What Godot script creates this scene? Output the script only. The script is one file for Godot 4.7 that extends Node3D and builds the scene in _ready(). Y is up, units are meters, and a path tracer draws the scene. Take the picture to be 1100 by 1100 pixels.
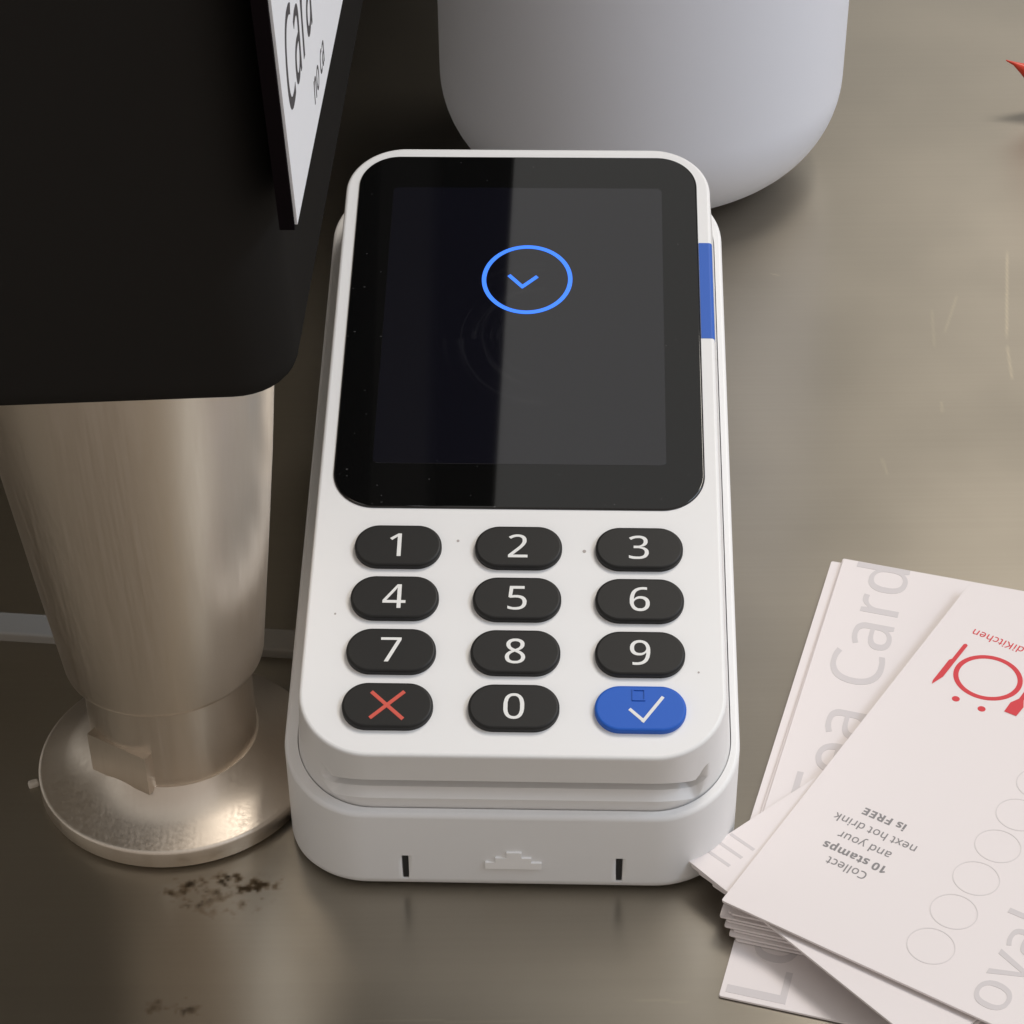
extends Node3D
# A card reader in its dock on a steel counter, beside a coffee machine, a white jar and a pile of loyalty cards.

const EYE := Vector3(0.0, 0.31113, 0.41289)      # camera
const PITCH := 37.0
const ROLL := -0.75
const FACE := Vector3(-0.000915, 0.036, 0.120616)  # middle of the reader's front edge
const YAW := -2.2423
const TILT := 17.7155

var M := {}
var rng := RandomNumberGenerator.new()


func _ready() -> void:
	rng.seed = 7
	camera_and_light()
	materials()
	setting()
	machine()
	sign_board()
	jar()
	strip()
	dock()
	reader()
	cards()
	small_things()


# ---------------------------------------------------------------- camera, light

func camera_and_light() -> void:
	var cam := Camera3D.new()
	cam.name = "camera"
	cam.fov = rad_to_deg(2.0 * atan(550.0 / 2400.0))
	cam.near = 0.01
	cam.far = 30.0
	add_child(cam)
	var p := deg_to_rad(PITCH)
	var r := deg_to_rad(ROLL)
	var fwd := Vector3(0, -sin(p), -cos(p))
	var up0 := Vector3.RIGHT.cross(fwd)
	var right := cos(r) * Vector3.RIGHT + sin(r) * up0
	var up := -sin(r) * Vector3.RIGHT + cos(r) * up0
	cam.transform = Transform3D(Basis(right, up, -fwd), EYE)
	cam.current = true

	var env := Environment.new()
	env.background_mode = Environment.BG_COLOR
	env.background_color = Color(0.64, 0.625, 0.60).linear_to_srgb()
	env.tonemap_mode = Environment.TONE_MAPPER_LINEAR
	env.tonemap_exposure = 1.0
	env.sdfgi_enabled = true
	env.ssao_enabled = true
	env.ssil_enabled = true
	var we := WorldEnvironment.new()
	we.name = "environment"
	we.environment = env
	add_child(we)

	ceiling_lamp("ceiling_light_panel", Vector3(0.75, 1.9, -0.5), Vector2(0.6, 0.6), Vector3.ZERO, Color(1.0, 0.965, 0.92), 2.15, "square white ceiling light panel above the counter")
	ceiling_lamp("ceiling_light_panel_001", Vector3(1.6, 1.8, 0.45), Vector2(0.6, 1.2), Vector3(0, 0, 0), Color(0.86, 0.92, 1.0), 2.1, "oblong cool white ceiling light panel right of the counter")


func ceiling_lamp(called: String, at: Vector3, size: Vector2, turn: Vector3, tint: Color, energy: float, label: String) -> void:
	var t := thing(called, label, "lamp", at, 0.0, "ceiling light panels")
	var frame := SurfaceTool.new()
	begin(frame)
	box(frame, Vector3(-size.x / 2 - 0.02, 0.004, -size.y / 2 - 0.02), Vector3(size.x / 2 + 0.02, 0.05, size.y / 2 + 0.02))
	part(t, "housing", frame, plain(Color(0.8, 0.8, 0.8), 0.5))
	var d := SurfaceTool.new()
	begin(d)
	box(d, Vector3(-size.x / 2, -0.004, -size.y / 2), Vector3(size.x / 2, 0.003, size.y / 2))
	var m := plain(Color(0.8, 0.8, 0.8), 0.5)
	m.emission_enabled = true
	m.emission = tint
	m.emission_energy_multiplier = 1.0
	part(t, "diffuser", d, m)
	var l := AreaLight3D.new()
	l.name = "panel_light"
	l.area_size = size
	l.light_color = tint
	l.light_energy = energy
	l.shadow_enabled = true
	l.set("area_range", 8.0)
	t.add_child(l)
	l.position = Vector3(0, -0.008, 0)
	l.rotation_degrees = Vector3(-90, 0, 0)


# ---------------------------------------------------------------- helpers

func plain(c: Color, rough: float, metal := 0.0, spec := 0.5) -> StandardMaterial3D:
	var m := StandardMaterial3D.new()
	m.albedo_color = c.linear_to_srgb()
	m.roughness = rough
	m.metallic = metal
	m.metallic_specular = spec
	return m


func thing(called: String, label: String, category: String, at := Vector3.ZERO, turn := 0.0, group := "") -> Node3D:
	var o := Node3D.new()
	o.name = called
	add_child(o, true)
	o.position = at
	o.rotation.y = turn
	tag(o, label, category, group)
	return o


func tag(o: Node3D, label: String, category: String, group := "") -> void:
	o.set_meta("label", label)
	o.set_meta("category", category)
	if group:
		o.set_meta("group", group)


func begin(st: SurfaceTool) -> void:
	st.begin(Mesh.PRIMITIVE_TRIANGLES)
	st.set_smooth_group(-1)


func fresh() -> SurfaceTool:
	var st := SurfaceTool.new()
	begin(st)
	return st


func part(parent: Node, called: String, st: SurfaceTool, m: Material, tangents := false) -> MeshInstance3D:
	st.generate_normals()
	if tangents:
		st.generate_tangents()
	return put(parent, called, st.commit(), m)


func put(parent: Node, called: String, mesh: Mesh, m: Material) -> MeshInstance3D:
	var o := MeshInstance3D.new()
	o.name = called
	o.mesh = mesh
	o.material_override = m
	parent.add_child(o, true)
	return o


# a triangle whose front looks towards out
func tri(st: SurfaceTool, a: Vector3, b: Vector3, c: Vector3, out: Vector3) -> void:
	if (b - a).cross(c - a).dot(out) > 0.0:
		var k := b
		b = c
		c = k
	st.add_vertex(a)
	st.add_vertex(b)
	st.add_vertex(c)


func quad(st: SurfaceTool, a: Vector3, b: Vector3, c: Vector3, d: Vector3, out: Vector3) -> void:
	tri(st, a, b, c, out)
	tri(st, a, c, d, out)


func box(st: SurfaceTool, lo: Vector3, hi: Vector3) -> void:
	st.set_smooth_group(-1)
	var v := []
	for i in 8:
		v.append(Vector3(hi.x if i & 1 else lo.x, hi.y if i & 2 else lo.y, hi.z if i & 4 else lo.z))
	for f in [[0, 1, 3, 2, Vector3.FORWARD], [4, 5, 7, 6, Vector3.BACK], [0, 2, 6, 4, Vector3.LEFT], [1, 3, 7, 5, Vector3.RIGHT], [0, 1, 5, 4, Vector3.DOWN], [2, 3, 7, 6, Vector3.UP]]:
		quad(st, v[f[0]], v[f[1]], v[f[2]], v[f[3]], f[4])


# Rounded rectangle in x, z seen from above: front (z0) left to right, then round. rf, rb are the front and back corner radii.
func outline(hw: float, z0: float, z1: float, rf: float, rb: float, front_xs: Array = [], seg := 20, x0 := 0.0) -> PackedVector2Array:
	var p := PackedVector2Array()
	for x in front_xs:
		p.append(Vector2(x, z0))
	var corners := [[Vector2(x0 + hw - rf, z0 - rf), 90.0, rf], [Vector2(x0 + hw - rb, z1 + rb), 0.0, rb], [Vector2(x0 - hw + rb, z1 + rb), -90.0, rb], [Vector2(x0 - hw + rf, z0 - rf), -180.0, rf]]
	for k in corners:
		for i in seg + 1:
			var a := deg_to_rad(k[1] - 90.0 * i / seg)
			p.append(k[0] + Vector2(cos(a), sin(a)) * k[2])
	return p


func inward(p: PackedVector2Array, i: int) -> Vector2:
	var n := p.size()
	var a := p[(i - 1 + n) % n]
	var b := p[(i + 1) % n]
	var d := (b - a).normalized()
	var w := Vector2(-d.y, d.x)
	var mid := Vector2.ZERO
	for q in p:
		mid += q
	mid /= n
	return w if w.dot(mid - p[i]) > 0.0 else -w


func inset(p: PackedVector2Array, by: float) -> PackedVector2Array:
	var q := PackedVector2Array()
	for i in p.size():
		q.append(p[i] + inward(p, i) * by)
	return q


func ring(p: PackedVector2Array, y: float) -> PackedVector3Array:
	var q := PackedVector3Array()
	for v in p:
		q.append(Vector3(v.x, y, v.y))
	return q


func centre(r: PackedVector3Array) -> Vector3:
	var c := Vector3.ZERO
	for v in r:
		c += v
	return c / r.size()


# side = 1: outside of a solid, -1: the inside of a hollow. groups: smooth group for each band
func loft(st: SurfaceTool, rings: Array, groups: Array = [], side := 1.0) -> void:
	for k in rings.size() - 1:
		var a: PackedVector3Array = rings[k]
		var b: PackedVector3Array = rings[k + 1]
		st.set_smooth_group(groups[k] if k < groups.size() else 1)
		var n := a.size()
		for i in n:
			var j := (i + 1) % n
			# rings run anticlockwise seen from above, from the bottom up
			if side < 0.0:
				st.add_vertex(a[i]); st.add_vertex(a[j]); st.add_vertex(b[j])
				st.add_vertex(a[i]); st.add_vertex(b[j]); st.add_vertex(b[i])
			else:
				st.add_vertex(a[i]); st.add_vertex(b[j]); st.add_vertex(a[j])
				st.add_vertex(a[i]); st.add_vertex(b[i]); st.add_vertex(b[j])


func cap(st: SurfaceTool, r: PackedVector3Array, out: Vector3, group := 99) -> void:
	st.set_smooth_group(group)
	var c := centre(r)
	for i in r.size():
		tri(st, c, r[i], r[(i + 1) % r.size()], out)


# rings of a slab with a rounded upper edge: outline p, from y0 to y1, fillet f
func slab(st: SurfaceTool, p: PackedVector2Array, y0: float, y1: float, f: float, steps := 4) -> void:
	var rings := [ring(p, y0)]
	for i in steps + 1:
		var a := PI / 2 * i / steps
		rings.append(ring(inset(p, f * (1.0 - cos(a))), y1 - f + f * sin(a)))
	loft(st, rings)
	cap(st, rings[-1], Vector3.UP)
	cap(st, rings[0], Vector3.DOWN)


func lathe(st: SurfaceTool, prof: Array, seg := 72, at := Vector3.ZERO, groups: Array = []) -> void:
	var rings := []
	for q in prof:
		var r := PackedVector3Array()
		for i in seg:
			var a := TAU * i / seg
			r.append(at + Vector3(cos(-a) * q.x, q.y, sin(-a) * q.x))
		rings.append(r)
	loft(st, rings, groups)


# a flat bar between two points on a face (x, z), raised from y0 to y1
func bar(st: SurfaceTool, a: Vector2, b: Vector2, w: float, y0: float, y1: float) -> void:
	var d := (b - a).normalized()
	var s := Vector2(-d.y, d.x) * w / 2
	var c := [a - s, a + s, b + s, b - s]
	st.set_smooth_group(-1)
	var t := []
	var u := []
	for v in c:
		t.append(Vector3(v.x, y1, v.y))
		u.append(Vector3(v.x, y0, v.y))
	quad(st, t[0], t[1], t[2], t[3], Vector3.UP)
	var mid := Vector3((a.x + b.x) / 2, y0, (a.y + b.y) / 2)
	for i in 4:
		var j := (i + 1) % 4
		quad(st, t[i], t[j], u[j], u[i], (t[i] + t[j]) / 2 - mid)


# lettering that lies on a surface facing +y; reading right is +x, up is -z
func words(parent: Node, called: String, text: String, em: float, m: Material, at: Vector3, wide := 1.0, turn := 0.0, bold := false, depth := 0.00006) -> MeshInstance3D:
	var key := "%s|%f|%s" % [text, em, bold]
	if not M.has(key):
		var f := SystemFont.new()
		f.font_names = PackedStringArray(["Droid Sans"])
		f.font_weight = 700 if bold else 400
		var t := TextMesh.new()
		t.font = f
		t.text = text
		t.font_size = 96
		t.pixel_size = 0.01
		t.depth = depth * 0.96 / em
		t.curve_step = 1.0
		t.horizontal_alignment = HORIZONTAL_ALIGNMENT_CENTER
		t.vertical_alignment = VERTICAL_ALIGNMENT_CENTER
		M[key] = t
	var o := put(parent, called, M[key], m)
	o.transform = Transform3D(Basis(Vector3.UP, turn) * Basis(Vector3.RIGHT, -PI / 2), at)
	o.scale_object_local(Vector3(wide, 1, 1) * em / 0.96)
	return o


# ---------------------------------------------------------------- materials

func materials() -> void:
	M.white = plain(Color(0.80, 0.795, 0.79), 0.42)
	M.dock = plain(Color(0.78, 0.775, 0.77), 0.45)
	M.key = plain(Color(0.012, 0.0115, 0.011), 0.5, 0.0, 0.4)
	M.blue_key = plain(Color(0.016, 0.11, 0.52), 0.5, 0.0, 0.4)
	M.blue_tab = plain(Color(0.03, 0.12, 0.50), 0.5, 0.0, 0.4)
	M.print_white = plain(Color(0.78, 0.78, 0.76), 0.6)
	M.print_red = plain(Color(0.62, 0.09, 0.06), 0.6)
	M.machine = plain(Color(0.021, 0.0195, 0.018), 0.8, 0.0, 0.04)
	M.rubber_and_slit_shade = plain(Color(0.02, 0.02, 0.02), 0.8)
	M.jar = plain(Color(0.80, 0.82, 0.90), 0.5, 0.0, 0.35)
	M.card = plain(Color(0.76, 0.705, 0.695), 0.75, 0.0, 0.3)
	M.card_grey = plain(Color(0.61, 0.57, 0.57), 0.75, 0.0, 0.3)
	M.card_text = plain(Color(0.25, 0.24, 0.24), 0.75, 0.0, 0.3)
	M.card_ring = plain(Color(0.66, 0.615, 0.61), 0.75, 0.0, 0.3)
	M.card_red = plain(Color(0.62, 0.07, 0.08), 0.75, 0.0, 0.3)
	M.sign_white = plain(Color(0.82, 0.83, 0.87), 0.5)
	M.sign_black = plain(Color(0.006, 0.004, 0.005), 0.7, 0.0, 0.1)
	M.sign_text = plain(Color(0.05, 0.045, 0.05), 0.7)
	M.red = plain(Color(0.62, 0.05, 0.02), 0.35)
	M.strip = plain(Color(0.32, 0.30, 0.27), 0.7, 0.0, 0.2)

	M.steel_leg = plain(Color(0.66, 0.585, 0.50), 0.3, 1.0)
	var n := FastNoiseLite.new()
	n.seed = 3
	n.frequency = 0.02
	var nt := NoiseTexture2D.new()
	nt.noise = n
	nt.width = 256
	nt.height = 256
	nt.seamless = true
	var g := Gradient.new()
	g.set_color(0, Color(0.30, 0.30, 0.30))
	g.set_color(1, Color(0.52, 0.52, 0.52))
	nt.color_ramp = g
	M.steel_leg.roughness_texture = nt
	M.steel_leg.roughness = 1.0
	M.steel_leg.uv1_triplanar = true
	M.steel_leg.uv1_scale = Vector3(160, 5, 160)

	# the black glass: dust specks and a faint wiped smear
	var gi := Image.create(360, 466, false, Image.FORMAT_RGB8)
	gi.fill(Color(0.004, 0.004, 0.004).linear_to_srgb())
	for k in 90:
		var x := int(rng.randf() ** 1.4 * 355)
		var y := int(465 - rng.randf() ** 1.6 * 460)
		var b := rng.randf_range(0.02, 0.13)
		gi.set_pixel(x, clampi(y, 0, 465), Color(b, b, b).linear_to_srgb())
		if rng.randf() < 0.3:
			gi.set_pixel(x + 1, clampi(y, 0, 465), Color(b, b, b).linear_to_srgb())
	M.glass = plain(Color.WHITE, 0.03, 0.0, 0.56)
	M.glass.albedo_texture = ImageTexture.create_from_image(gi)
	var di := Image.create(574, 736, false, Image.FORMAT_RGB8)
	var wipe := FastNoiseLite.new()
	wipe.seed = 9
	wipe.frequency = 0.02
	for y in 736:
		for x in 574:
			# a fingertip's smear left of the middle: arcs of grease round one centre
			var d := Vector2(x - 330, y - 420).length()
			var sm := smoothstep(0.15, 0.5, wipe.get_noise_2d(d * 2.5, atan2(y - 420, x - 330) * 14.0)) * smoothstep(60.0, 110.0, d) * (1.0 - smoothstep(190.0, 240.0, d)) * (1.0 if x < 330 else 0.0)
			di.set_pixel(x, y, Color(0.006 + 0.005 * sm, 0.006 + 0.005 * sm, 0.0095 + 0.0055 * sm).linear_to_srgb())
	for k in 110:
		var b := rng.randf_range(0.02, 0.11)
		di.set_pixel(int(rng.randf() ** 1.5 * 573), int(735 - rng.randf() ** 1.4 * 735), Color(b, b, b * 1.05).linear_to_srgb())
	M.display = plain(Color.WHITE, 0.035, 0.0, 0.68)
	M.display.albedo_texture = ImageTexture.create_from_image(di)
	for q in [M.glass, M.display]:
		q.clearcoat_enabled = false
		q.clearcoat = 1.0
		q.clearcoat_roughness = 0.02
	M.icon = plain(Color(0.02, 0.1, 0.6), 0.4)
	M.icon.emission_enabled = true
	M.icon.emission = Color(0.035, 0.20, 0.95).linear_to_srgb()
	M.icon.emission_energy_multiplier = 1.0


# ---------------------------------------------------------------- setting

func counter_images() -> Array:
	# 1 m x 1 m of brushed steel: fine brushing along x, worn patches, scratches and coffee grounds; x from -0.5, z from -0.7
	var S := 2048
	var soft := FastNoiseLite.new()
	soft.seed = 5
	soft.frequency = 0.004
	var blot := FastNoiseLite.new()
	blot.seed = 21
	blot.frequency = 0.06
	var crumb := FastNoiseLite.new()
	crumb.seed = 31
	crumb.frequency = 0.16
	var cd := PackedFloat32Array()
	cd.resize(S * S * 3)
	var rd := PackedFloat32Array()
	rd.resize(S * S)
	# coffee grounds smeared by the foot: centre x, z, half width, half depth, strength
	var dirt := [[-0.0630, 0.1185, 0.0045, 0.0034, 1.0], [-0.0585, 0.1150, 0.004, 0.0022, 0.9], [-0.0510, 0.1170, 0.0062, 0.0036, 1.0], [-0.0555, 0.1195, 0.009, 0.0045, 0.45], [-0.0625, 0.1462, 0.0036, 0.0022, 0.8], [-0.058, 0.1470, 0.003, 0.0012, 0.6]]
	var rows := PackedFloat32Array()
	for y in S:
		rows.append(1.0 + rng.randf_range(-0.012, 0.012))
	for y in S:
		var z := -0.7 + (y + 0.5) / S
		for x in S:
			var wx := -0.5 + (x + 0.5) / S
			var so := soft.get_noise_2d(x, y)
			var v := rows[y] + so * 0.04
			var r := 0.31 + so * 0.04
			var grime := 0.0
			for d in dirt:
				var q := Vector2((wx - d[0]) / d[2], (z - d[1]) / d[3]).length()
				if q < 1.3:
					var k := blot.get_noise_2d(x * 1.6, y * 2.0) * 0.8 + crumb.get_noise_2d(x * 1.5, y * 1.5) * 0.4 + 0.42 - q * 0.5
					var s: float = smoothstep(0.0, 0.55, k) * d[4]
					v *= 1.0 - 0.72 * s
					grime = maxf(grime, s)
					r = lerpf(r, 0.7, s * 0.7)
			var i := y * S + x
			cd[i * 3] = 0.385 * v
			cd[i * 3 + 1] = 0.352 * v * (1.0 - 0.22 * grime)
			cd[i * 3 + 2] = 0.298 * v * (1.0 - 0.45 * grime)
			rd[i] = r
	# bright scratches in the steel, in world x, z
	for sc in [[0.1361, -0.1176, 0.1270, -0.0690, 0.30], [0.1270, -0.0690, 0.1252, -0.0514, 0.24], [0.1186, -0.0937, 0.1116, -0.0733, 0.13], [0.1106, -0.0869, 0.1082, -0.0668, 0.10], [0.1061, -0.0435, 0.1055, -0.0380, 0.14], [0.120, 0.002, 0.117, 0.016, 0.2], [0.088, -0.02, 0.0885, -0.012, 0.12], [0.070, -0.105, 0.0725, -0.104, 0.2], [-0.03, 0.150, 0.004, 0.1502, 0.08], [0.02, 0.146, 0.031, 0.1463, 0.07]]:
		var n := int(Vector2(sc[2] - sc[0], sc[3] - sc[1]).length() * S * 2.0)
		for i in n:
			var f := i / float(n)
			var fx: float = (lerpf(sc[0], sc[2], f) + 0.5) * S
			var py := int((lerpf(sc[1], sc[3], f) + 0.7) * S)
			var fade: float = sc[4] * 0.5 * smoothstep(0.0, 0.15, f) * (1.0 - smoothstep(0.85, 1.0, f))
			for e in 2:
				var at := py * S + int(fx) + e
				var k: float = fade * (fx - floorf(fx) if e == 1 else 1.0 - fx + floorf(fx))
				for q in 3:
					cd[at * 3 + q] = lerpf(cd[at * 3 + q], [0.9, 0.8, 0.58][q], k)
	var col := Image.create_from_data(S, S, false, Image.FORMAT_RGBF, cd.to_byte_array())
	var rgh := Image.create_from_data(S, S, false, Image.FORMAT_RF, rd.to_byte_array())
	return [ImageTexture.create_from_image(col), ImageTexture.create_from_image(rgh)]


func setting() -> void:
	var im := counter_images()
	var m := plain(Color.WHITE, 1.0, 1.0)
	m.albedo_texture = im[0]
	m.roughness_texture = im[1]
	m.anisotropy_enabled = true
	m.anisotropy = -0.8
	var st := fresh()
	var lo := Vector3(-0.9, -0.03, -0.7)
	var hi := Vector3(0.9, 0.0, 0.30)
	var uv := func(p: Vector3) -> Vector2: return Vector2(p.x + 0.5, p.z + 0.7)
	for f in [[Vector3(lo.x, 0, hi.z), Vector3(lo.x, 0, lo.z), Vector3(hi.x, 0, lo.z), Vector3(hi.x, 0, hi.z)], [Vector3(lo.x, lo.y, hi.z), Vector3(lo.x, 0, hi.z), Vector3(hi.x, 0, hi.z), Vector3(hi.x, lo.y, hi.z)]]:
		for k in [0, 1, 2, 0, 2, 3]:
			st.set_uv(uv.call(f[k]) + Vector2(0, f[k].y))
			st.add_vertex(f[k])
	var c := part(self, "counter", st, m, true)
	c.set_meta("kind", "structure")
	# added out of the frame to shape the light: a dark cabinet over the back of the counter, which the counter mirrors in front, and a wall behind the viewer, which shades all fronts
	var wood := plain(Color(0.028, 0.022, 0.017), 0.6)
	var sh := thing("added_cabinet", "added dark brown cabinet, unseen, for the counter to mirror", "cabinet", Vector3(0.25, 0.475, -0.60))
	var w := fresh()
	box(w, Vector3(-0.9, 0.0, -0.15), Vector3(0.9, 0.40, 0.13))
	part(sh, "carcass", w, wood)
	for k in 3:
		var d := fresh()
		box(d, Vector3(-0.898 + 0.6 * k, 0.002, 0.131), Vector3(-0.302 + 0.6 * k, 0.398, 0.15))
		part(sh, "door", d, wood)
	var rw := fresh()
	box(rw, Vector3(-1.6, -0.6, 0.95), Vector3(1.6, 1.5, 1.0))
	var added_wall := part(self, "added_wall", rw, plain(Color(0.60, 0.555, 0.53), 0.8))
	added_wall.set_meta("kind", "structure")


# ---------------------------------------------------------------- coffee machine

func body_outline(y: float, ins: float, right: float, front: float, lean: float) -> PackedVector3Array:
	# a box with rounded upright edges; its front leans out with height and its right side runs 1.8 degrees off the depth axis
	var p := outline(0.2, 0.0, -0.42, 0.010, 0.010, [], 8, -0.2)
	p = inset(p, ins)
	var r := PackedVector3Array()
	for v in p:
		var z := v.y + (front + lean * (y - 0.11)) * clampf(1.0 + v.y / 0.1, 0.0, 1.0) + (front) * clampf(-v.y / 0.1, 0.0, 1.0)
		var x := right + v.x - 0.032 * (z - 0.11)
		r.append(Vector3(x, y, z - 0.045 * (v.x + 0.02) * clampf(1.0 + v.y / 0.1, 0.0, 1.0)))
	return r


func machine() -> void:
	var t := thing("coffee_machine", "black coffee machine body raised on a tapered steel leg", "coffee machine")
	var st := fresh()
	var rings := []
	for i in 7:
		var a := PI / 2 * i / 6
		rings.append(body_outline(0.1083 + 0.006 * (1.0 - cos(a)), 0.006 * (1.0 - sin(a)), -0.0345, 0.1165, 0.23))
	for y in [0.15, 0.2, 0.26, 0.33]:
		rings.append(body_outline(y, 0.0, -0.0345, 0.1165, 0.23))
	loft(st, rings)
	cap(st, rings[0], Vector3.DOWN)
	cap(st, rings[-1], Vector3.UP)
	part(t, "body", st, M.machine)
	var h := fresh()
	var hr := []
	for y in [0.331, 0.334, 0.340, 0.346]:
		var q := PackedVector3Array()
		for v in outline(0.2, 0.10, -0.36, 0.012, 0.012, [], 8, -0.2):
			q.append(Vector3(-0.0135 + v.x - 0.072 * (v.y + 0.0), y, v.y))
		hr.append(q)
	loft(h, hr)
	cap(h, hr[0], Vector3.DOWN)
	cap(h, hr[-1], Vector3.UP)
	part(t, "added_overhang", h, M.machine)  # unseen overhang added to darken the left half of the screen's reflection
	var bp := fresh()
	box(bp, Vector3(-0.40, 0.1066, -0.28), Vector3(-0.062, 0.1081, 0.10))  # pale plate added under the body to brighten what the counter mirrors
	part(t, "bounce_plate", bp, plain(Color(0.80, 0.76, 0.69), 0.9, 0.0, 0.0))
	var b := fresh()
	slab(b, outline(0.22, -0.36, -0.66, 0.012, 0.012, [], 6, -0.2), 0.002, 0.50, 0.006)  # unseen block added so the counter mirrors dark behind the reader
	part(t, "added_column", b, M.machine)
	# legs: one in view, its like under the other corners
	var spots := [Vector3(-0.0673, 0, 0.0849), Vector3(-0.35, 0, 0.0849), Vector3(-0.13, 0, -0.26), Vector3(-0.35, 0, -0.26)]
	var cone := fresh()
	lathe(cone, [Vector2(0.0001, 0.0312), Vector2(0.0178, 0.0312), Vector2(0.0186, 0.0313), Vector2(0.0190, 0.0317), Vector2(0.0192, 0.0325), Vector2(0.0218, 0.055), Vector2(0.0243, 0.078), Vector2(0.0259, 0.095), Vector2(0.0270, 0.1125)], 96, Vector3.ZERO, [2, 1, 1, 1, 1, 1, 1, 1])
	cone.generate_normals()
	var cone_mesh := cone.commit()
	var neck := fresh()
	lathe(neck, [Vector2(0.0001, 0.0105), Vector2(0.0162, 0.0105), Vector2(0.0162, 0.0311), Vector2(0.0001, 0.0311)], 96, Vector3.ZERO, [1, 2, 3])
	neck.generate_normals()
	var neck_mesh := neck.commit()
	var lug := fresh()
	wrench_flat(lug)
	lug.generate_normals()
	var lug_mesh := lug.commit()
	var disc := fresh()
	lathe(disc, [Vector2(0.0001, 0.0), Vector2(0.0262, 0.0), Vector2(0.0272, 0.0005), Vector2(0.0277, 0.0010), Vector2(0.0277, 0.0042), Vector2(0.0275, 0.0046), Vector2(0.0270, 0.0048), Vector2(0.0225, 0.0064), Vector2(0.0198, 0.0080), Vector2(0.0178, 0.0098), Vector2(0.0166, 0.0114), Vector2(0.0001, 0.0115)], 128, Vector3.ZERO, [1, 2, 2, 3, 3, 3, 4, 4, 4, 4, 5])
	disc.generate_normals()
	var disc_mesh := disc.commit()
	for s in spots:
		var leg := put(t, "leg", cone_mesh, M.steel_leg)
		leg.position = s
		put(leg, "adjuster_neck", neck_mesh, M.steel_leg)
		put(leg, "wrench_flat", lug_mesh, M.steel_leg)
		put(leg, "foot_disc", disc_mesh, M.steel_leg)


func wrench_flat(st: SurfaceTool) -> void:
	# a lug with a flat face on the neck, towards the left front
	var p := PackedVector2Array()
	var a0 := deg_to_rad(121.8)
	var nrm := Vector2(cos(a0), sin(a0))
	var tan := Vector2(-nrm.y, nrm.x)
	for q in [[-0.0070, 0.0168], [0.0070, 0.0168], [0.0070, 0.006], [-0.0070, 0.006]]:
		p.append(tan * q[0] + nrm * q[1])
	var lo := ring(p, 0.0107)
	var hi := ring(p, 0.0200)
	var c := (centre(lo) + centre(hi)) / 2
	for i in 4:
		var j := (i + 1) % 4
		quad(st, lo[i], lo[j], hi[j], hi[i], (lo[i] + lo[j]) / 2 - Vector3(c.x, lo[i].y, c.z))
	quad(st, hi[0], hi[1], hi[2], hi[3], Vector3.UP)


# ---------------------------------------------------------------- sign on the machine's side

func sign_board() -> void:
	# stands out 5 mm from the machine's right side, front edge leaning as the machine's front does
	var along := Vector3(0.032, 0, -1).normalized()
	var out := Vector3(-along.z, 0, along.x)
	var t := thing("sign_board", "white lettered sign with black edge on the machine's right side", "sign", Vector3(-0.0309, 0.1485, 0.1282))
	t.transform.basis = Basis(along, Vector3.UP, out)
	var L := 0.086
	var H := 0.050
	var st := fresh()
	var prof := [Vector2(0, 0), Vector2(L, 0), Vector2(L, H), Vector2(-0.23 * H, H)]
	slab_xy(st, prof, -0.0024, -0.0002)
	part(t, "backing", st, M.sign_black)
	for q in [Vector2(0.012, 0.030), Vector2(0.074, 0.030)]:
		var so := fresh()
		slab_xy(so, [q + Vector2(-0.004, -0.004), q + Vector2(0.004, -0.004), q + Vector2(0.004, 0.004), q + Vector2(-0.004, 0.004)], -0.0062, -0.0024)
		part(t, "spacer", so, M.sign_black)
	var f := fresh()
	slab_xy(f, [Vector2(0.0006, 0.0006), Vector2(L - 0.0006, 0.0006), Vector2(L - 0.0006, H - 0.0006), Vector2(-0.23 * H + 0.0012, H - 0.0006)], -0.0002, 0.0002)
	part(t, "face", f, M.sign_white)
	for w in [["Cara", 0.0202, 0.0012, 0.0240, 0.85], ["no ca", 0.0070, 0.0305, 0.0072, 1.0]]:
		var o := words(t, "lettering", w[0], w[1], M.sign_text, Vector3.ZERO, 1.0)
		var k: float = w[1] / 0.96
		var left: float = o.mesh.get_aabb().position.x * k * w[4]
		o.transform = Transform3D(Basis.from_scale(Vector3(w[4], 1, 1) * k), Vector3(w[2] - left, w[3], 0.00022))


func slab_xy(st: SurfaceTool, p: Array, z0: float, z1: float) -> void:
	st.set_smooth_group(-1)
	var c := Vector2.ZERO
	for v in p:
		c += v / p.size()
	for i in p.size():
		var a: Vector2 = p[i]
		var b: Vector2 = p[(i + 1) % p.size()]
		var o := (a + b) / 2 - c
		quad(st, Vector3(a.x, a.y, z0), Vector3(b.x, b.y, z0), Vector3(b.x, b.y, z1), Vector3(a.x, a.y, z1), Vector3(o.x, o.y, 0))
		tri(st, Vector3(c.x, c.y, z1), Vector3(a.x, a.y, z1), Vector3(b.x, b.y, z1), Vector3.BACK)
		tri(st, Vector3(c.x, c.y, z0), Vector3(a.x, a.y, z0), Vector3(b.x, b.y, z0), Vector3.FORWARD)


# ---------------------------------------------------------------- jar, strip

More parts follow.
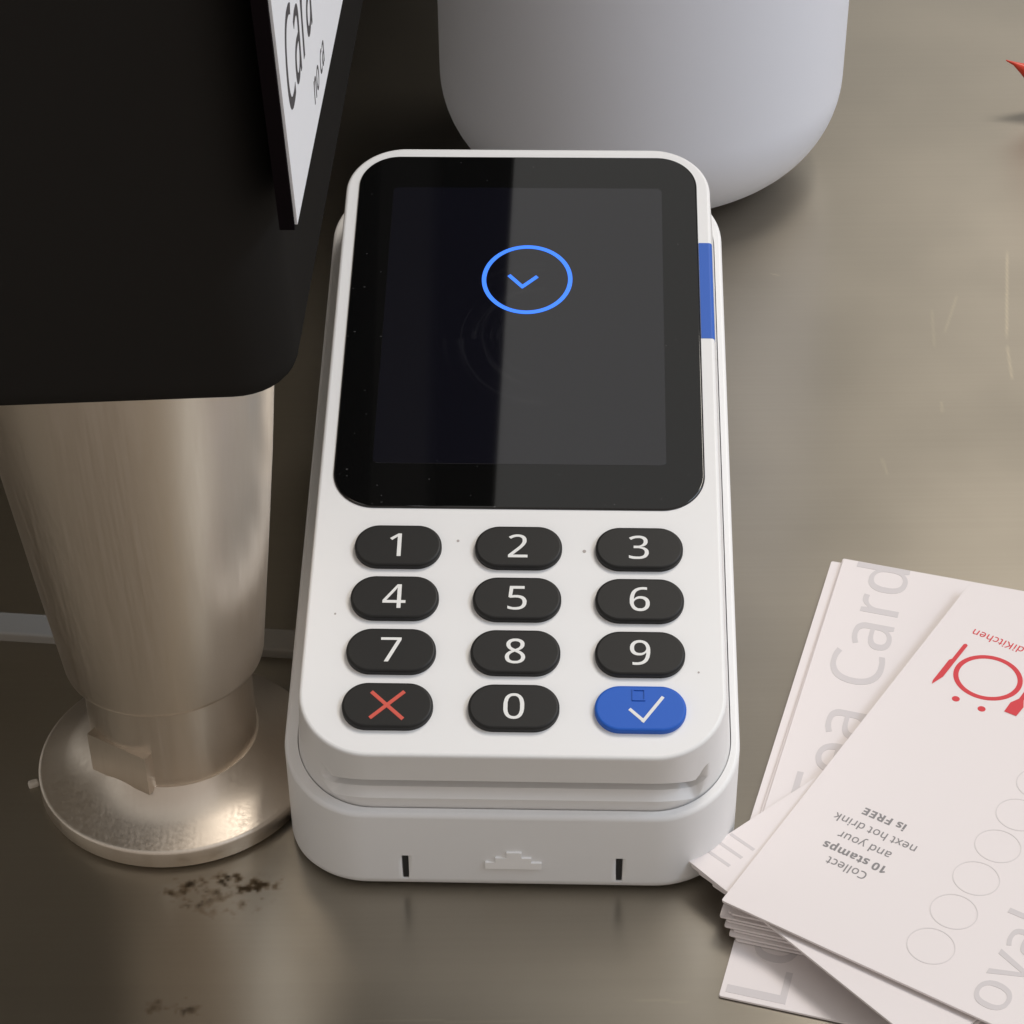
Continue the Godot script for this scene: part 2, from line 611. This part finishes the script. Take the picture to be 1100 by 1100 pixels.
func jar() -> void:
	var t := thing("jar", "large smooth white jar with a rounded base behind the card reader", "jar", Vector3(0.0382, 0, -0.1709))
	var R := 0.0571
	var rho := 0.030
	var prof := [Vector2(0.0001, 0.0005)]
	for i in 17:
		var a := PI / 2 * i / 16
		prof.append(Vector2(R - rho + rho * sin(a), 0.0005 + rho - rho * cos(a)))
	prof.append(Vector2(R, 0.09))
	prof.append(Vector2(R, 0.155))
	for i in 7:
		var a := PI / 2 * i / 6
		prof.append(Vector2(R - 0.008 + 0.008 * cos(a), 0.155 + 0.008 * sin(a)))
	prof.append(Vector2(0.036, 0.163))
	var st := fresh()
	lathe(st, prof, 128)
	part(t, "body", st, M.jar)
	var c := fresh()
	lathe(c, [Vector2(0.036, 0.1625), Vector2(0.036, 0.172), Vector2(0.034, 0.174), Vector2(0.0001, 0.174)], 96, Vector3.ZERO, [1, 1, 2])
	part(t, "lid", c, M.jar)


func strip() -> void:
	var t := thing("plastic_strip", "thin white plastic strip lying on the counter behind the steel leg", "strip", Vector3(-0.080, 0, 0.0436), deg_to_rad(-6.5))
	var st := fresh()
	slab(st, outline(0.055, 0.0036, -0.0036, 0.001, 0.001, [], 4), 0.0, 0.0022, 0.0006)
	part(t, "body", st, M.strip)


# ---------------------------------------------------------------- dock

func dock() -> void:
	var t := thing("charging_dock", "white plastic dock holding the card reader at a slant", "dock", Vector3(FACE.x, 0, FACE.z), deg_to_rad(YAW))
	var xs := []
	for s in [-1.0, 1.0]:
		for k in [-0.0215, -0.02065, -0.0206, -0.0205, -0.0200, -0.0195, -0.0194, -0.01935, -0.0185]:
			xs.append(s * k)
	for i in 25:
		xs.append(-0.0165 + 0.033 * i / 24.0)
	xs.sort()
	var ct := cos(deg_to_rad(TILT))
	var sn := sin(deg_to_rad(TILT))
	var top := func(z: float, n: float) -> float: return FACE.y + (n - z * sn) / ct   # height of the plane n below the reader's face
	var p := outline(0.0428, -0.0016, -0.1530, 0.0160, 0.0155, xs, 20, -0.0004)
	var inner := outline(0.04078, -0.00320, -0.1500, 0.0150, 0.0140, xs.map(func(x): return x * 0.98))
	var rings := []
	var groups := []
	# bottom edge
	for i in 5:
		var a := PI / 2 * i / 4
		rings.append(ring(inset(p, 0.0022 * (1.0 - sin(a))), 0.0008 + 0.0022 * (1.0 - cos(a))))
		groups.append(1)
	# the two slits in the front: pushed in between two heights
	var slit := func(y: float, wide: float, deep: float) -> PackedVector3Array:
		var q := ring(p, y)
		for i in q.size():
			if q[i].z > -0.0017 and absf(absf(q[i].x) - 0.0200) < wide:
				q[i].z -= deep
		return q
	for a in [[0.00305, 0.0, 0.0], [0.00309, 0.00052, 0.0012], [0.0072, 0.00062, 0.0012], [0.0091, 0.00062, 0.0012], [0.00915, 0.0, 0.0], [0.0125, 0.0, 0.0]]:
		rings.append(slit.call(a[0], a[1], a[2]))
		groups.append(1)
	groups[4] = 1
	# up to the slanting rim, with a rounded edge
	var f := 0.0007
	for i in 7:
		var a := PI / 2 * maxi(i - 2, 0) / 4
		var q := inset(p, f * (1.0 - cos(a)))
		var r := PackedVector3Array()
		for v in q:
			r.append(Vector3(v.x, top.call(v.y, -0.0162 - f + f * sin(a) - [0.0006, 0.00002][i] if i < 2 else -0.0162 - f + f * sin(a)), v.y))
		rings.append(r)
	var ledge := PackedVector3Array()
	var well := PackedVector3Array()
	for v in inner:
		ledge.append(Vector3(v.x, top.call(v.y, -0.0163), v.y))
		var z := v.y - 0.0055 * sn
		well.append(Vector3(v.x, top.call(z, -0.0225), z))
	rings.append(ledge)
	rings.append(well)
	groups = []
	for k in rings.size() - 1:
		groups.append(1)
	for k in range(5, 9):
		groups[k] = 7
	groups[-1] = 2
	groups[-2] = 3
	var st := fresh()
	loft(st, rings, groups)
	cap(st, rings[0], Vector3.DOWN)
	cap(st, well, Vector3.UP)
	part(t, "shell", st, M.dock)
	# moulded mark: three steps
	var e := fresh()
	for b in [[-0.0050, 0.0055, 0.0064, 0.0080], [-0.0031, 0.0036, 0.0080, 0.0092], [-0.0010, 0.0018, 0.0092, 0.0106]]:
		box(e, Vector3(b[0], b[2], -0.0017), Vector3(b[1], b[3], -0.00115))
	part(t, "emblem", e, plain(Color(0.88, 0.87, 0.86), 0.3))
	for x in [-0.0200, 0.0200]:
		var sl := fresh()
		box(sl, Vector3(x - 0.00048, 0.0032, -0.0030), Vector3(x + 0.00048, 0.0090, -0.0019))  # black fill stands in for the shade inside the slit
		part(t, "slit_shade", sl, M.rubber_and_slit_shade)
	for s in [Vector2(-0.028, -0.02), Vector2(0.028, -0.02), Vector2(-0.028, -0.13), Vector2(0.028, -0.13)]:
		var r := fresh()
		lathe(r, [Vector2(0.0001, 0.0), Vector2(0.005, 0.0), Vector2(0.005, 0.0009), Vector2(0.0001, 0.0009)], 24, Vector3(s.x, 0, s.y), [1, 2, 3])
		part(t, "rubber_foot", r, M.rubber_and_slit_shade)


# ---------------------------------------------------------------- reader

func pill(hx: float, hz: float, seg := 14) -> PackedVector2Array:
	return outline(hx, hz, -hz, hz - 0.00002, hz - 0.00002, [], seg)


func reader() -> void:
	var t := thing("card_reader", "white card reader with black screen and keypad, standing in its dock", "card reader", FACE)
	t.basis = Basis(Vector3.UP, deg_to_rad(YAW)) * Basis(Vector3.RIGHT, deg_to_rad(TILT))
	# body: x right, y out of the face, z towards the front
	var xs := []
	for i in 27:
		xs.append(-0.0250 + 0.050 * i / 26.0)
	var p := outline(0.039, 0.0, -0.1505, 0.0135, 0.0125, xs, 26)
	var flare := func(y: float) -> float: return 0.0017 * clampf((-y - 0.0012) / 0.0160, 0.0, 1.0)
	var slot := func(y: float, deep: float) -> PackedVector3Array:
		var q := PackedVector3Array()
		for i in p.size():
			var s := 0.0
			if p[i].y > -0.03:
				s = 1.0 - smoothstep(0.0325, 0.0345, absf(p[i].x - 0.0004))
			var v: Vector2 = p[i] + inward(p, i) * (deep * s - flare.call(y))
			q.append(Vector3(v.x, y + p[i].y * 1.3 * s, v.y))
		return q
	var rings := [ring(inset(p, -0.0009), -0.0212), ring(inset(p, -0.0017), -0.0204), ring(inset(p, -0.0017), -0.0175)]
	for a in [[-0.0135, 0.0], [-0.0120, 0.0015], [-0.0119, 0.0110], [-0.0078, 0.0110], [-0.00775, 0.0]]:
		rings.append(slot.call(a[0], a[1]))
	rings.append(ring(p, -0.0012))
	var f := 0.0007
	for i in 5:
		var a := PI / 2 * i / 4
		rings.append(ring(inset(p, f * (1.0 - cos(a))), -f + f * sin(a)))
	var st := fresh()
	loft(st, rings, [1, 1, 1, 2, 3, 4, 5, 6, 6, 6, 6, 6, 6])
	cap(st, rings[0], Vector3.DOWN)
	cap(st, rings[-1], Vector3.UP)
	part(t, "body", st, M.white)

	# screen: glass proud of the face by half a millimetre, its edge rounded
	var g := fresh()
	slab(g, outline(0.0362, -0.0543, -0.1477, 0.0085, 0.0085), -0.0004, 0.00045, 0.0004, 4)
	g.generate_normals()
	var mesh := with_uv(g.commit(), Rect2(-0.0362, -0.1477, 0.0724, 0.0934))
	var glass := put(t, "screen_glass", mesh, M.glass)
	var d := fresh()
	slab(d, outline(0.0287, -0.0648, -0.1384, 0.0012, 0.0012, [], 4), 0.0004, 0.00049, 0.00003, 2)
	d.generate_normals()
	put(glass, "display", with_uv(d.commit(), Rect2(-0.0287, -0.1384, 0.0574, 0.0736)), M.display)
	var c := fresh()
	annulus(c, Vector2(0.0005, -0.1125), 0.0085, 0.0094, 0.00049, 0.00054)
	part(glass, "display_circle", c, M.icon)
	var k := fresh()
	bar(k, Vector2(-0.0033, -0.1136), Vector2(-0.0002, -0.1102), 0.0008, 0.00049, 0.00053)
	bar(k, Vector2(-0.0005, -0.1104), Vector2(0.0026, -0.1133), 0.0008, 0.00049, 0.00054)
	part(glass, "display_chevron", k, M.icon)

	# blue strip on the right edge, wrapped over it
	var b := fresh()
	var prof := [Vector2(0.03625, -0.0002), Vector2(0.03625, 0.00008)]
	for i in 6:
		var a := PI / 2 * i / 5
		prof.append(Vector2(0.0383 + 0.00078 * sin(a), -0.0007 + 0.00078 * cos(a)))
	prof.append(Vector2(0.03908, -0.0045))
	prof.append(Vector2(0.0388, -0.0045))
	extrude_z(b, prof, -0.0974, -0.1233)
	part(t, "blue_strip", b, M.blue_tab)

	# specks of dirt on the white face
	for q in [[-0.0112, -0.0468, 0.00028], [0.0129, -0.0447, 0.00035], [-0.0335, -0.0300, 0.0002], [0.0340, -0.0182, 0.0002]]:
		var sp := fresh()
		annulus(sp, Vector2(q[0], q[1]), 0.00001, q[2], 0.0, 0.00006, 10)
		part(t, "dirt_speck", sp, plain(Color(0.42, 0.38, 0.36), 0.8))

	# keys
	var key := fresh()
	slab(key, pill(0.0083, 0.0047), -0.0006, 0.0013, 0.0005, 4)
	key.generate_normals()
	var key_mesh := key.commit()
	var names := ["1", "2", "3", "4", "5", "6", "7", "8", "9", "cancel", "0", "confirm"]
	for i in 12:
		var at := Vector3(-0.0225 + 0.0229 * (i % 3), 0, -0.0449 + 0.01168 * (i / 3))
		var o := put(t, "key", key_mesh, M.blue_key if i == 11 else M.key)
		o.position = at
		if i == 9:
			o.set_meta("label", "black cancel key with a red cross")
			var x := fresh()
			bar(x, Vector2(-0.0030, -0.0026), Vector2(0.0030, 0.0030), 0.0007, 0.0013, 0.00136)
			bar(x, Vector2(0.0030, -0.0027), Vector2(-0.0030, 0.0029), 0.0007, 0.0013, 0.00138)
			part(o, "cross_mark", x, M.print_red)
		elif i == 11:
			o.set_meta("label", "blue confirm key with a white tick")
			var x := fresh()
			bar(x, Vector2(-0.0020, 0.0003), Vector2(0.0007, 0.0029), 0.0006, 0.0013, 0.00136)
			bar(x, Vector2(0.0003, 0.0030), Vector2(0.0041, -0.0023), 0.0006, 0.0013, 0.00138)
			part(o, "tick_mark", x, M.print_white)
			var q := fresh()
			frame(q, Vector2(-0.0003, -0.0026), 0.0012, 0.00025, 0.0013, 0.0015)
			part(o, "tactile_mark", q, M.blue_key)
		else:
			words(o, "digit", names[i], 0.0072, M.print_white, Vector3(0, 0.00132, 0.0001), 1.15)


func frame(st: SurfaceTool, c: Vector2, h: float, w: float, y0: float, y1: float) -> void:
	box(st, Vector3(c.x - h, y0, c.y - h), Vector3(c.x + h, y1, c.y - h + w))
	box(st, Vector3(c.x - h, y0, c.y + h - w), Vector3(c.x + h, y1, c.y + h))
	box(st, Vector3(c.x - h, y0, c.y - h + w), Vector3(c.x - h + w, y1, c.y + h - w))
	box(st, Vector3(c.x + h - w, y0, c.y - h + w), Vector3(c.x + h, y1, c.y + h - w))


func annulus(st: SurfaceTool, c: Vector2, r0: float, r1: float, y0: float, y1: float, seg := 72) -> void:
	st.set_smooth_group(-1)
	for i in seg:
		var a := TAU * i / seg
		var b := TAU * (i + 1) / seg
		var u := Vector3(cos(a), 0, sin(a))
		var v := Vector3(cos(b), 0, sin(b))
		var o := Vector3(c.x, 0, c.y)
		var hi := Vector3(0, y1, 0)
		var lo := Vector3(0, y0, 0)
		quad(st, o + u * r0 + hi, o + v * r0 + hi, o + v * r1 + hi, o + u * r1 + hi, Vector3.UP)
		quad(st, o + u * r1 + hi, o + v * r1 + hi, o + v * r1 + lo, o + u * r1 + lo, u)
		quad(st, o + u * r0 + hi, o + v * r0 + hi, o + v * r0 + lo, o + u * r0 + lo, -u)


func extrude_z(st: SurfaceTool, prof: Array, z0: float, z1: float) -> void:
	st.set_smooth_group(-1)
	var c := Vector2.ZERO
	for v in prof:
		c += v / prof.size()
	var inside := Vector2(prof[0].x + 0.0004, prof[-1].y)
	for i in prof.size():
		var a: Vector2 = prof[i]
		var b: Vector2 = prof[(i + 1) % prof.size()]
		var d := Vector2(b.y - a.y, a.x - b.x)
		# the profile runs clockwise seen from the front, so its outside is on the left of each step
		quad(st, Vector3(a.x, a.y, z0), Vector3(b.x, b.y, z0), Vector3(b.x, b.y, z1), Vector3(a.x, a.y, z1), Vector3(-d.x, -d.y, 0))
	var flat := PackedVector2Array(prof)
	var ix := Geometry2D.triangulate_polygon(PackedVector2Array(prof.map(func(v): return v * 10000.0)))
	for k in range(0, ix.size(), 3):
		for z in [[z0, Vector3.BACK], [z1, Vector3.FORWARD]]:
			tri(st, Vector3(flat[ix[k]].x, flat[ix[k]].y, z[0]), Vector3(flat[ix[k + 1]].x, flat[ix[k + 1]].y, z[0]), Vector3(flat[ix[k + 2]].x, flat[ix[k + 2]].y, z[0]), z[1])


func with_uv(mesh: ArrayMesh, r: Rect2) -> ArrayMesh:
	var a := mesh.surface_get_arrays(0)
	var uv := PackedVector2Array()
	for v in a[Mesh.ARRAY_VERTEX]:
		uv.append(Vector2((v.x - r.position.x) / r.size.x, (v.z - r.position.y) / r.size.y))
	a[Mesh.ARRAY_TEX_UV] = uv
	var m := ArrayMesh.new()
	m.add_surface_from_arrays(Mesh.PRIMITIVE_TRIANGLES, a)
	return m


# ---------------------------------------------------------------- cards

const CW := 0.060
const CL := 0.110
const CT := 0.00042

func card(label: String, at: Vector3, turn: float, face: int) -> Node3D:
	# local: x along the short edge to the image's right, z towards the viewer along the long edge; origin at the far left corner
	var t := thing("loyalty_card", label, "card", at, turn, "loyalty cards in the fanned pile")
	if not M.has("card_mesh"):
		var st := fresh()
		slab(st, outline(CW / 2, 0.0, -CL, 0.0004, 0.0004, [], 2, CW / 2), 0.0, CT, 0.00005, 1)
		st.generate_normals()
		M["card_mesh"] = st.commit()
	put(t, "paper", M["card_mesh"], M.card)
	var y := CT + 0.00003
	if face == 1:
		print_front(t, y)
	elif face == 2:
		along_edge(t, "Tea Card", 0.0150, y, 0.0150, 0.0302, 0.0796)
	elif face == 4:
		along_edge(t, "Loyal", 0.0150, y, 0.0120, 0.0012, 0.0440)
	elif face == 3:
		for k in 3:
			var b := fresh()
			bar(b, Vector2(0.0003, -0.0045 - 0.0032 * k), Vector2(0.0062, -0.0049 - 0.0032 * k), 0.0007, CT - 0.00002, y)
			part(t, "printed_bar", b, M.card_grey)
	return t


# grey lettering that runs away from the viewer: baseline at x = base, from start, of the given length
func along_edge(t: Node3D, text: String, em: float, y: float, base: float, start: float, length: float) -> void:
	var o := words(t, "lettering", text, em, M.card_grey, Vector3(base - em * 0.36, y, -start - length / 2), 1.0, PI / 2)
	var box: AABB = o.mesh.get_aabb()
	o.scale_object_local(Vector3(length / (box.size.x * em / 0.96), 1, 1))
	var c := o.transform.basis * box.get_center()
	o.position = Vector3(base - em * 0.36, y, -start - length / 2) - Vector3(0, 0, c.z)


# the printed side of the card on top; (s, t) in millimetres from its near left corner
func print_front(t: Node3D, y: float) -> void:
	var at := func(s: float, u: float) -> Vector3: return Vector3(s * 0.001, y, -u * 0.001)
	along_edge(t, "oyal Tea Card", 0.0114, y, 0.0539, 0.0028, 0.0830)
	for k in 10:
		var r := fresh()
		annulus(r, Vector2(0.0368, -0.0106 - 0.0098 * k), 0.00415, 0.00435, y - 0.00003, y + 0.00003, 48)
		part(t, "stamp_ring", r, M.card_ring)
	for w in [["Collect", 15.6, 19.6, false], ["10 stamps", 15.6, 22.9, true], ["and your", 15.7, 26.8, false], ["next hot drink", 16.0, 30.8, false], ["is FREE", 15.9, 34.9, true]]:
		words(t, "lettering", w[0], 0.0027, M.card_text, at.call(w[1], w[2]), 1.0, PI, w[3])
	# red logo: plate, dots, knife and fork, and the name
	words(t, "lettering", "diKitchen", 0.0029, M.card_red, at.call(12.8, 95.0), 0.95, PI)
	var g := fresh()
	annulus(g, Vector2(0.0158, -0.0832), 0.00595, 0.0070, y - 0.00003, y + 0.00003, 60)
	part(t, "logo_plate", g, M.card_red)
	for s in [13.0, 18.6]:
		var d := fresh()
		annulus(d, Vector2(s * 0.001, -0.0737), 0.00001, 0.0008, y - 0.00003, y + 0.00003, 16)
		part(t, "logo_dot", d, M.card_red)
	var kn := fresh()
	flat_shape(kn, [Vector2(7.0, 75.2), Vector2(6.7, 76.4), Vector2(6.8, 84.0), Vector2(7.2, 84.6), Vector2(7.3, 90.2), Vector2(7.7, 90.6), Vector2(8.2, 90.2), Vector2(8.1, 84.6), Vector2(8.0, 78.5)], y)
	part(t, "logo_knife", kn, M.card_red)
	var fk := fresh()
	flat_shape(fk, [Vector2(22.7, 75.4), Vector2(22.7, 78.6), Vector2(23.7, 80.6), Vector2(23.8, 90.2), Vector2(24.6, 90.2), Vector2(24.7, 80.6), Vector2(25.5, 78.6), Vector2(25.3, 75.4)], y)
	part(t, "logo_fork", fk, M.card_red)


func flat_shape(st: SurfaceTool, p: Array, y: float) -> void:
	st.set_smooth_group(-1)
	var q := PackedVector2Array()
	for v in p:
		q.append(Vector2(v.x * 0.001, -v.y * 0.001))
	var ix := Geometry2D.triangulate_polygon(PackedVector2Array(p))
	for k in range(0, ix.size(), 3):
		var a := q[ix[k]]
		var b := q[ix[k + 1]]
		var c := q[ix[k + 2]]
		tri(st, Vector3(a.x, y + 0.00005, a.y), Vector3(b.x, y + 0.00005, b.y), Vector3(c.x, y + 0.00005, c.y), Vector3.UP)


func cards() -> void:
	# from the counter up: near left corner x, z; heading of the long edge in degrees (away from the viewer, to the right); face
	var low := rad_to_deg(atan2(0.3036, 0.9528))
	var top := rad_to_deg(atan2(0.5569, 0.8306))
	var list := [
		[0.0359, 0.1456, 16.8, 4, "lowest loyalty card, lying flat on the steel counter"],
		[0.0400, 0.1330, low - 0.9, 2, "loyalty card second from the bottom of the pile"],
		[0.0388, 0.1322, low - 0.2, 2, "loyalty card third from the bottom of the pile"],
		[0.0396, 0.1316, low + 0.5, 2, "loyalty card fourth from the bottom of the pile"],
		[0.0380, 0.1310, low - 0.4, 2, "loyalty card fifth from the bottom of the pile"],
		[0.0384, 0.1302, low + 0.2, 2, "loyalty card sixth from the bottom of the pile"],
		[0.0372, 0.1296, low, 2, "loyalty card seventh from the bottom of the pile"],
		[0.0388, 0.1291, low + 0.5, 2, "loyalty card eighth from the bottom, second of the upright ones from above"],
		[0.0392, 0.1300, low + 0.3, 2, "loyalty card with the grey words Tea Card showing left of the top card"],
		[0.0362, 0.1232, 45.0, 0, "lowest of the four steeply turned loyalty cards"],
		[0.0338, 0.1206, 47.0, 0, "second lowest of the four steeply turned loyalty cards"],
		[0.0325, 0.1192, 49.0, 0, "third lowest of the four steeply turned loyalty cards"],
		[0.0320, 0.1186, 50.5, 3, "turned loyalty card with three grey bars on its left corner"],
		[0.0380, 0.1290, top + 0.6, 0, "loyalty card directly beneath the topmost one"],
		[0.0373, 0.1299, top, 1, "topmost loyalty card with red plate logo and stamp rings"],
	]
	var y := 0.0002
	for k in list.size():
		var a = list[k]
		var c := card(a[4], Vector3(a[0], y, a[1]), -deg_to_rad(a[2]), a[3])
		y += CT + (0.00022 if k in [0, 8, 12, 14] else 0.00012)


# ---------------------------------------------------------------- small things

func small_things() -> void:
	# red curved piece reaching in from the right: a tapered horn that rests on the counter outside the frame
	var t := thing("red_hook", "glossy red curved piece with a pointed tip at the right edge", "ornament", Vector3(0.1483, 0, -0.1958))
	var st := fresh()
	var rings := []
	for i in 33:
		var s := i / 32.0
		var w := 0.0002 + 0.0046 * smoothstep(0.0, 0.17, s)
		var c := Vector3(0.075 * s, 0.0180 - w - 0.0016 * sin(PI * minf(1.0, s * 4.0)) - 0.0082 * smoothstep(0.3, 1.0, s), 0.004 * s)
		var r := PackedVector3Array()
		for j in 16:
			var a := TAU * j / 16
			r.append(c + Vector3(0, cos(a) * w, sin(a) * w * 0.8))
		rings.append(r)
	for i in 32:
		for j in 16:
			var k := (j + 1) % 16
			st.set_smooth_group(1)
			var a: Vector3 = rings[i][j]
			var m: Vector3 = centre(rings[i])
			quad(st, a, rings[i][k], rings[i + 1][k], rings[i + 1][j], (a + rings[i][k]) / 2 - m)
	cap(st, rings[-1], Vector3.RIGHT)
	cap(st, rings[0], Vector3.LEFT)
	part(t, "horn", st, M.red)
	# a pale crumb against the foot
	var cr := thing("crumb", "tiny pale crumb beside the round steel foot", "crumb", Vector3(-0.0962, 0, 0.0885), 0.4)
	var b := fresh()
	slab(b, outline(0.0011, 0.0008, -0.0008, 0.0004, 0.0006, [], 3), 0.0, 0.0010, 0.0004, 2)
	part(cr, "grain", b, plain(Color(0.6, 0.55, 0.48), 0.7))
